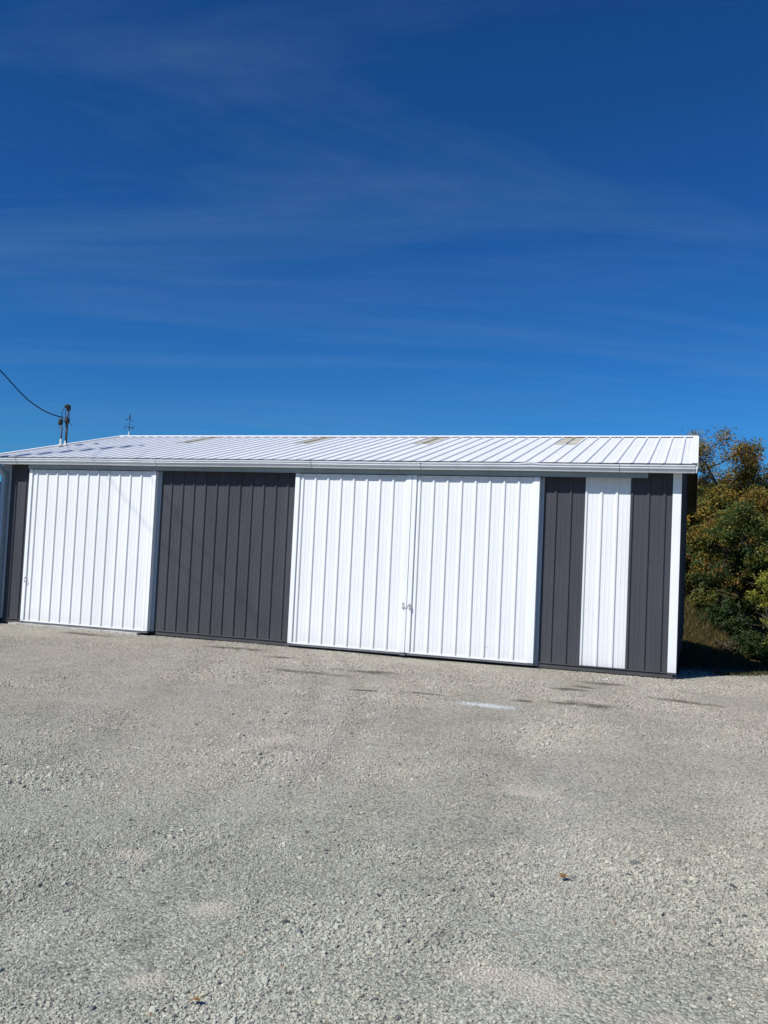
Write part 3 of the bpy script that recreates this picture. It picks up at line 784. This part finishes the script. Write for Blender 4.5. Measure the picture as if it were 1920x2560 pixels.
def tree(name, x, y, h, cr, pal, nleaf, ls, label, group=None, crown_lo=.25, sparse=False, lean=(0, 0), seed=1, nb=9, cat='tree', multi=1, tr=None):
    r = random.Random(seed)
    z0 = float(gz(x, y)) - .3; h = h - z0
    root = empty(name, (x, y, z0), label, cat, group)
    mb = MB(); tips = []
    def branch(p, d, ln, rad, lvl):
        pts = [p.copy()]; rs = [rad]
        n = 5 if lvl < 2 else 4
        q = p.copy(); dd = d.copy()
        for i in range(n):
            dd = (dd + Vector((r.gauss(0, .13), r.gauss(0, .13), r.gauss(.02, .08)))).normalized()
            q = q + dd * (ln / n); pts.append(q.copy()); rs.append(rad * (1 - .78 * (i + 1) / n))
        mb.tube(pts, rs, 7 if lvl < 2 else 5, cap=False)
        if lvl >= 3:
            tips.append(q.copy()); tips.append(pts[-3].copy()); return
        kids = r.randint(3, 4) if lvl else nb
        for i in range(kids):
            t = (.3 + .7 * (i + r.random()) / kids) if lvl else (crown_lo + (1 - crown_lo) * (i + r.random() * .6) / kids)
            j = min(n - 1, int(t * n)); f = t * n - j
            bp = pts[j].lerp(pts[j + 1], min(1, f))
            ang = r.uniform(0, 6.28); el = r.uniform(.1, .75) if lvl == 0 else r.uniform(-.1, .8)
            nd = Vector((math.cos(ang) * math.cos(el), math.sin(ang) * math.cos(el), math.sin(el)))
            if lvl: nd = (nd * .75 + dd * .8).normalized()
            l2 = (cr * (1.05 - .45 * max(0, t - .55)) if lvl == 0 else ln * r.uniform(.45, .65))
            branch(bp, nd, l2, max(.03, rs[j] * (.55 if lvl == 0 else .6)), lvl + 1)
        if lvl: tips.append(q.copy())
    for k in range(multi):
        off = Vector((r.gauss(0, .5), r.gauss(0, .5), 0)) if multi > 1 else Vector((0, 0, 0))
        branch(Vector((x, y, z0)) + off, Vector((lean[0] + off.x * .12, lean[1] + off.y * .12, 1)).normalized(), h * .93, (tr or h * .016 + .12), 0)
    build('trunk', mb, M['bark'], root, smooth=True)
    T = np.array([tuple(t) for t in tips]); 
    k = rng.integers(0, len(T), nleaf)
    spread = cr * (.085 if sparse else .105)
    cen = T[k] + rng.normal(0, 1, (nleaf, 3)) * spread * np.array([1, 1, .6])
    # hanging sprays
    cen[:, 2] -= np.abs(rng.normal(0, spread * .3, nleaf))
    cen = cen[cen[:, 2] > z0 + .2]; k = k[:len(cen)]
    size = ls * rng.uniform(.6, 1.3, len(cen))
    if isinstance(pal, str): c = pick(pal, len(cen), k)
    else:
        sel = (k * 31 % 100) / 100.
        c = np.where((sel < pal[2])[:, None], pick(pal[0], len(cen), k), pick(pal[1], len(cen), k))
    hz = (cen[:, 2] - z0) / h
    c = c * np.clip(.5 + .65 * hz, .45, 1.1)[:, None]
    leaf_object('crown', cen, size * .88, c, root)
    return root

def shrub(name, x, y, h, rx, pal, nleaf, ls, label, group=None, seed=1, cat='shrub'):
    r = random.Random(seed); z0 = float(gz(x, y)) - .1
    root = empty(name, (x, y, z0), label, cat, group)
    mb = MB(); tips = []
    for i in range(34):
        a = r.uniform(0, 6.28); rr = r.random() ** .5 * r.choice((.8, 1.0, 1.25)); hh = h * r.uniform(.3, 1.25) * (1 - .35 * min(1, rr) ** 2)
        ex, ey = x + math.cos(a) * rx * rr, y + math.sin(a) * rx * rr
        p = [(x + (ex - x) * t * .9 + r.gauss(0, .05), y + (ey - y) * t * .9 + r.gauss(0, .05), z0 + hh * t ** .8) for t in (0, .3, .6, .85, 1)]
        mb.tube(p, [.07, .05, .04, .025, .012], 5, cap=False)
        for t in range(7):
            q = Vector(p[min(4, 1 + t // 2)]); tips.append(tuple(q + Vector((r.gauss(0, .12 * rx), r.gauss(0, .12 * rx), r.gauss(0, .07 * h)))))
    build('stems', mb, M['bark'], root)
    T = np.array(tips); k = rng.integers(0, len(T), nleaf)
    cen = T[k] + rng.normal(0, 1, (nleaf, 3)) * np.array([rx * .10, rx * .10, h * .06])
    zz = gz(cen[:, 0], cen[:, 1]); cen[:, 2] = np.maximum(cen[:, 2], zz + .05)
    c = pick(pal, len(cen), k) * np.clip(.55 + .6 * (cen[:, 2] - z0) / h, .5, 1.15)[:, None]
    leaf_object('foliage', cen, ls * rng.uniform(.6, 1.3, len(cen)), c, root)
    return root

tree('locust_tree', 61.8, 92, 27.6, 7.0, ('orange', 'olive', .75), 34000, .19, 'tall autumn tree with orange and olive leaves and open feathery top, at the right edge', seed=5, nb=15, crown_lo=.3)
tree('bare_tree', 54.6, 98, 23.0, 3.9, 'brown', 4200, .19, 'thin tree with mostly bare twigs showing blue sky beside the roof corner', seed=9, sparse=True, nb=12, crown_lo=.35, lean=(.03, 0))
tree('autumn_tree', 51.4, 80, 17.8, 4.6, ('orange', 'olive', .5), 32000, .19, 'olive and orange tree just beyond the roof corner of the shed', 'autumn trees behind the shed', seed=12, nb=12, crown_lo=.10)
tree('autumn_tree', 57.6, 76, 16.5, 5.6, ('orange', 'olive', .6), 36000, .19, 'rounded olive and rust tree in the middle of the thicket', 'autumn trees behind the shed', seed=21, nb=13, crown_lo=.1)
tree('green_tree', 54.2, 67, 11.0, 4.4, ('green', 'orange', .55), 28000, .17, 'dark green tree with orange tufts, low in the thicket', seed=31, nb=12, crown_lo=.08)
tree('green_tree', 61.5, 66, 14.0, 4.8, ('green', 'olive', .45), 26000, .17, 'green leafy tree behind the yellow maple', seed=33, nb=12, crown_lo=.08)
tree('young_maple', 61.0, 54.5, 7.4, 3.2, 'yellow', 12000, .16, 'young yellow-green maple catching the sun at the right edge', seed=41, nb=11, crown_lo=.2)
tree('autumn_tree', 69.5, 84, 26.0, 7.5, ('orange', 'olive', .5), 16000, .3, 'broad autumn tree standing right of the tall locust', 'autumn trees behind the shed', seed=51, nb=11, crown_lo=.2)
tree('autumn_tree', 79, 74, 23.0, 7.5, ('olive', 'orange', .6), 13000, .34, 'olive autumn tree farthest right of the thicket', 'autumn trees behind the shed', seed=52, nb=11, crown_lo=.15)
tree('green_tree', 71, 60, 12.0, 5.0, ('green', 'olive', .6), 9000, .28, 'green tree at the right end of the thicket', seed=53, nb=10, crown_lo=.1)
shrub('shrub', 55.9, 60, 4.0, 3.0, 'dkgreen', 12000, .14, 'dark green shrub beyond the dry grass behind the shed', 'shrubs at the foot of the thicket', seed=61)
shrub('shrub', 58.3, 55, 2.6, 2.6, 'dkgreen', 9000, .13, 'low dark shrub left of the yellow maple, at the shadow edge', 'shrubs at the foot of the thicket', seed=62)
shrub('shrub', 53.3, 63, 3.4, 2.2, 'olive', 6500, .14, 'olive shrub standing above the dry grass by the wall', 'shrubs at the foot of the thicket', seed=63)
shrub('shrub', 55.6, 53.5, 1.2, 2.0, 'brown', 3500, .12, 'low brown brush in front of the dark green shrub', 'shrubs at the foot of the thicket', seed=67)
shrub('shrub', 60.6, 50.6, 2.4, 1.4, 'yellow', 2600, .16, 'small yellow-green shrub at the right edge above the shadow', 'shrubs at the foot of the thicket', seed=64)
shrub('shrub', 63.5, 53, 5.0, 2.6, 'green', 7000, .15, 'green shrub below the maple at the far right', 'shrubs at the foot of the thicket', seed=65)
shrub('shrub', 67, 55, 5.5, 3.0, 'green', 5000, .18, 'green shrub outside the right edge', 'shrubs at the foot of the thicket', seed=66)

# distant woods: one mass
nw = 60000
wx_ = rng.uniform(44, 110, nw); wy_ = 118 + rng.normal(0, 6, nw) + (wx_ - 44) * .1
top = 15.5 + 3.5 * vnoise(wx_, wy_ * 0, 5, 3) + 2.5 * vnoise(wx_, wy_ * 0, 2, 4) + np.clip((wx_ - 58) * .3, 0, 8)
gz_ = gz(wx_, wy_)
zz_ = gz_ + rng.uniform(0, 1, nw) ** .8 * (top)
cw = pick('olive', nw, (wx_ * 1.3).astype(int) + (zz_ * .7).astype(int)) * .75
o = leaf_object('woods', np.stack([wx_, wy_, zz_], -1), rng.uniform(.35, .8, nw), cw, None)
setp(o, 'dense olive woods closing the view behind the trees', 'woods', kind='stuff')

# grass
def blades(name, x, y, h, colr, label, w=.02, lean=.35):
    n = len(x); z = gz(x, y)
    a = rng.uniform(0, 6.28, n); dx_, dy_ = np.cos(a), np.sin(a)
    la = rng.uniform(0, 6.28, n); lx, ly = np.cos(la) * h * lean * rng.uniform(0, 1, n), np.sin(la) * h * lean * rng.uniform(0, 1, n)
    ww = w * rng.uniform(.7, 1.4, n)
    v = np.stack([np.stack([x - dx_ * ww, y - dy_ * ww, z - .03], -1), np.stack([x + dx_ * ww, y + dy_ * ww, z - .03], -1),
                  np.stack([x + dx_ * ww * .6 + lx * .4, y + dy_ * ww * .6 + ly * .4, z + h * .6], -1), np.stack([x + lx, y + ly, z + h], -1)], 1).reshape(-1, 3) * U
    me = bpy.data.meshes.new(name)
    me.vertices.add(4 * n); me.vertices.foreach_set('co', v.astype(np.float32).ravel())
    me.loops.add(4 * n); me.loops.foreach_set('vertex_index', np.arange(4 * n, dtype=np.int32))
    me.polygons.add(n); me.polygons.foreach_set('loop_start', np.arange(0, 4 * n, 4, dtype=np.int32)); me.polygons.foreach_set('loop_total', np.full(n, 4, dtype=np.int32))
    ca = me.color_attributes.new('Col', 'FLOAT_COLOR', 'POINT')
    cc = np.repeat(np.concatenate([colr, np.ones((n, 1))], 1), 4, axis=0); ca.data.foreach_set('color', cc.astype(np.float32).ravel())
    me.update(); me.materials.append(M['leaf'])
    o = bpy.data.objects.new(name, me); col.objects.link(o); setp(o, label, 'grass', kind='stuff'); return o
n = 24000
x = rng.uniform(47, 58, n); y = 48.5 + rng.uniform(0, 1, n) ** 1.2 * 26
hh = rng.uniform(.4, 1.3, n) * np.clip((y - 46) / 12, .35, 1.3)
pc = np.array([(.15, .11, .04), (.20, .145, .06), (.12, .09, .032), (.09, .10, .026), (.07, .05, .02)])
blades('dry_grass', x, y, hh, pc[rng.integers(0, 5, n)] * rng.uniform(.7, 1.3, (n, 1)), 'dry tan grass on the bank behind the shed', .03, .5)
n = 16000
x = rng.uniform(50.9, 66, n); y = rng.uniform(5, 52, n); k = (y > 6 + (x - 51) * 1.0)
x, y = x[k], y[k]; n = len(x)
pg = np.array([(.03, .05, .012), (.045, .06, .016), (.06, .065, .02)])
blades('green_grass', x, y, rng.uniform(.1, .35, n), pg[rng.integers(0, 3, n)] * rng.uniform(.7, 1.3, (n, 1)), 'short grass in the shadow beside the shed', .02, .5)
n = 1500
t = rng.uniform(0, 1, n); x = 53.6 + t * 3.0 + rng.normal(0, .35, n); y = 5.0 + t * 3.2 + rng.normal(0, .4, n)
pw = np.array([(.05, .09, .025), (.14, .10, .05), (.07, .10, .03), (.18, .13, .07)])
blades('weeds', x, y, rng.uniform(.06, .28, n), pw[rng.integers(0, 4, n)], 'sparse weeds and dead leaves on the gravel edge right of the shed', .025, .7)

n = 420
x = np.concatenate([rng.uniform(12.4, 23.8, n // 2), rng.uniform(42.1, 50.8, n // 2)]); x = x[(np.sin(x * 2.3) + np.sin(x * 5.1)) > .3]; y = -.22 - np.abs(rng.normal(0, .16, len(x)))
blades('wall_weeds', x, y, rng.uniform(.05, .22, len(x)), pw[rng.integers(0, 4, len(x))], 'small dry weeds along the foot of the charcoal wall', .02, .7)
# dead leaves on the gravel
def dead_leaf(x, y, s, rz_, label, n=5):
    z = float(gz(x, y)) + .08
    mb = MB(); r = random.Random(int(x * 100))
    for k in range(n):
        a = rz_ + r.uniform(-1, 1); cx, cy = x + r.gauss(0, s * .45), y + r.gauss(0, s * .35)
        c_, s_ = math.cos(a), math.sin(a)
        out = [(-1, 0, 0), (-.4, .3, .12), (0, .28, .1), (.3, .42, .2), (.6, .2, .1), (1, 0, .16), (.6, -.22, .12), (.25, -.4, .2), (-.1, -.25, .08), (-.5, -.28, .1)]
        v = [(cx + (p[0] * c_ - p[1] * s_) * s, cy + (p[0] * s_ + p[1] * c_) * s, z + p[2] * s + r.uniform(0, .03)) for p in out] + [(cx, cy, z + .02)]
        mb.add(v, [(i, (i + 1) % 10, 10) for i in range(10)])
    o = build('dead_leaves', mb, M['deadleaf'], base=(x, y, z)); setp(o, label, 'leaves', 'dead leaves lying on the gravel')
m, nt, b, out = new_mat('dead_leaf')
g = N(nt, 'ShaderNodeNewGeometry'); nn = N(nt, 'ShaderNodeTexNoise', i_Scale=40.0); L(nt, g.outputs['Position'], nn.inputs[0])
rr = ramp(nt, nn.outputs[0], [(.3, (.10, .05, .02)), (.6, (.28, .16, .06)), (.75, (.38, .25, .12))]); L(nt, rr.outputs[0], b.inputs['Base Color']); b.inputs['Roughness'].default_value = .8
M['deadleaf'] = m
dead_leaf(44.77, -48.3, .085, .3, 'small clump of brown dead leaves at the bottom left of the gravel', 4)
dead_leaf(49.25, -40.2, .11, 2.4, 'flat tan scrap of dead leaves lying in the lower right gravel', 5)
dead_leaf(48.88, -43.9, .05, 1.0, 'tiny brown leaf below the tan scrap of leaves', 1)
dead_leaf(22.1, -5.1, .25, .1, 'brown leaves near the wall under the charcoal panel', 4)

# ------------------------------------------------------------------ light
sdir = Vector((.57, .83, -1.0)).normalized()
sun = bpy.data.lights.new('sun', 'SUN'); sun.energy = 5.0; sun.angle = math.radians(.53); sun.color = (1.0, .975, .94)
so = bpy.data.objects.new('sun', sun); col.objects.link(so); so.rotation_euler = (-sdir).to_track_quat('Z', 'Y').to_euler(); so.location = (0, -10, 30)

w = bpy.data.worlds.new('World'); sc.world = w; w.use_nodes = True
nt = w.node_tree
for n in list(nt.nodes): nt.nodes.remove(n)
out = nt.nodes.new('ShaderNodeOutputWorld'); bg = nt.nodes.new('ShaderNodeBackground'); L(nt, bg.outputs[0], out.inputs[0])
sky = nt.nodes.new('ShaderNodeTexSky'); sky.sky_type = 'NISHITA'; sky.sun_disc = False
sky.sun_elevation = math.asin(-sdir.z); sky.sun_rotation = math.atan2(-sdir.x, -sdir.y)
sky.air_density = 1.0; sky.dust_density = .3; sky.ozone_density = 3.0; sky.altitude = 200
tc = nt.nodes.new('ShaderNodeTexCoord'); sp = nt.nodes.new('ShaderNodeSeparateXYZ'); L(nt, tc.outputs['Generated'], sp.inputs[0])
zc_ = math_(nt, 'ADD', math_(nt, 'MAXIMUM', sp.outputs[2], 0.0), .10)
cx_ = math_(nt, 'DIVIDE', sp.outputs[0], zc_); cy_ = math_(nt, 'DIVIDE', sp.outputs[1], zc_)
cv = nt.nodes.new('ShaderNodeCombineXYZ'); L(nt, cx_, cv.inputs[0]); L(nt, cy_, cv.inputs[1])
mr = nt.nodes.new('ShaderNodeMapping'); mr.inputs['Rotation'].default_value = (0, 0, math.radians(-21))
L(nt, cv.outputs[0], mr.inputs[0])
mp = nt.nodes.new('ShaderNodeMapping'); mp.inputs['Scale'].default_value = (.36, 1.5, 1); mp.inputs['Location'].default_value = (3.7, 1.15, 0)
L(nt, mr.outputs[0], mp.inputs[0])
cn = nt.nodes.new('ShaderNodeTexNoise'); cn.inputs['Scale'].default_value = 1.0; cn.inputs['Detail'].default_value = 10; cn.inputs['Roughness'].default_value = .62; cn.inputs['Distortion'].default_value = 1.1
L(nt, mp.outputs[0], cn.inputs[0])
cr = ramp(nt, cn.outputs[0], [(.47, (0, 0, 0)), (.60, (.40, .40, .40)), (.74, (1, 1, 1))])
tint = mix(nt, 1.0, sky.outputs[0], (.40, .80, 1.12), 'MULTIPLY')
gm = nt.nodes.new('ShaderNodeGamma'); L(nt, tint, gm.inputs[0]); gm.inputs[1].default_value = 1.25
tint = mix(nt, 1.0, gm.outputs[0], (.40, .60, .68), 'MULTIPLY')
hz_ = math_(nt, 'MULTIPLY', math_(nt, 'SUBTRACT', .22, sp.outputs[2]), 4.0, True)
cl = mix(nt, math_(nt, 'ADD', math_(nt, 'MULTIPLY', cr.outputs[0], .20), math_(nt, 'MULTIPLY', hz_, .035)), tint, (2.6, 4.4, 6.4))
L(nt, cl, bg.inputs[0]); bg.inputs[1].default_value = .075

# ------------------------------------------------------------------ camera
sc.render.engine = 'CYCLES'
sc.cycles.diffuse_bounces = 2; sc.cycles.max_bounces = 6
f_px, pitch, roll, yaw = 2250.2, .04746, .04643, -.33481
fwd = Vector((math.sin(yaw) * math.cos(pitch), math.cos(yaw) * math.cos(pitch), math.sin(pitch)))
right = Vector((math.cos(yaw), -math.sin(yaw), 0)); upv = right.cross(fwd)
c_, s_ = math.cos(roll), math.sin(roll)
r2 = right * c_ + upv * s_; u2 = -right * s_ + upv * c_
cam = bpy.data.cameras.new('camera'); co = bpy.data.objects.new('camera', cam); col.objects.link(co)
mtx = Matrix((r2, u2, -fwd)).transposed().to_4x4(); mtx.translation = Vector(CAM) * U
co.matrix_world = mtx
cam.sensor_fit = 'VERTICAL'; cam.sensor_height = 36; cam.sensor_width = 27; cam.lens = 36 * f_px / 2560
cam.clip_start = .05; cam.clip_end = 5000
sc.camera = co
sc.view_settings.view_transform = 'Standard'; sc.view_settings.look = 'None'; sc.view_settings.exposure = 0; sc.view_settings.gamma = 1
for o in bpy.data.objects:
    if '_b' in o: del o['_b']
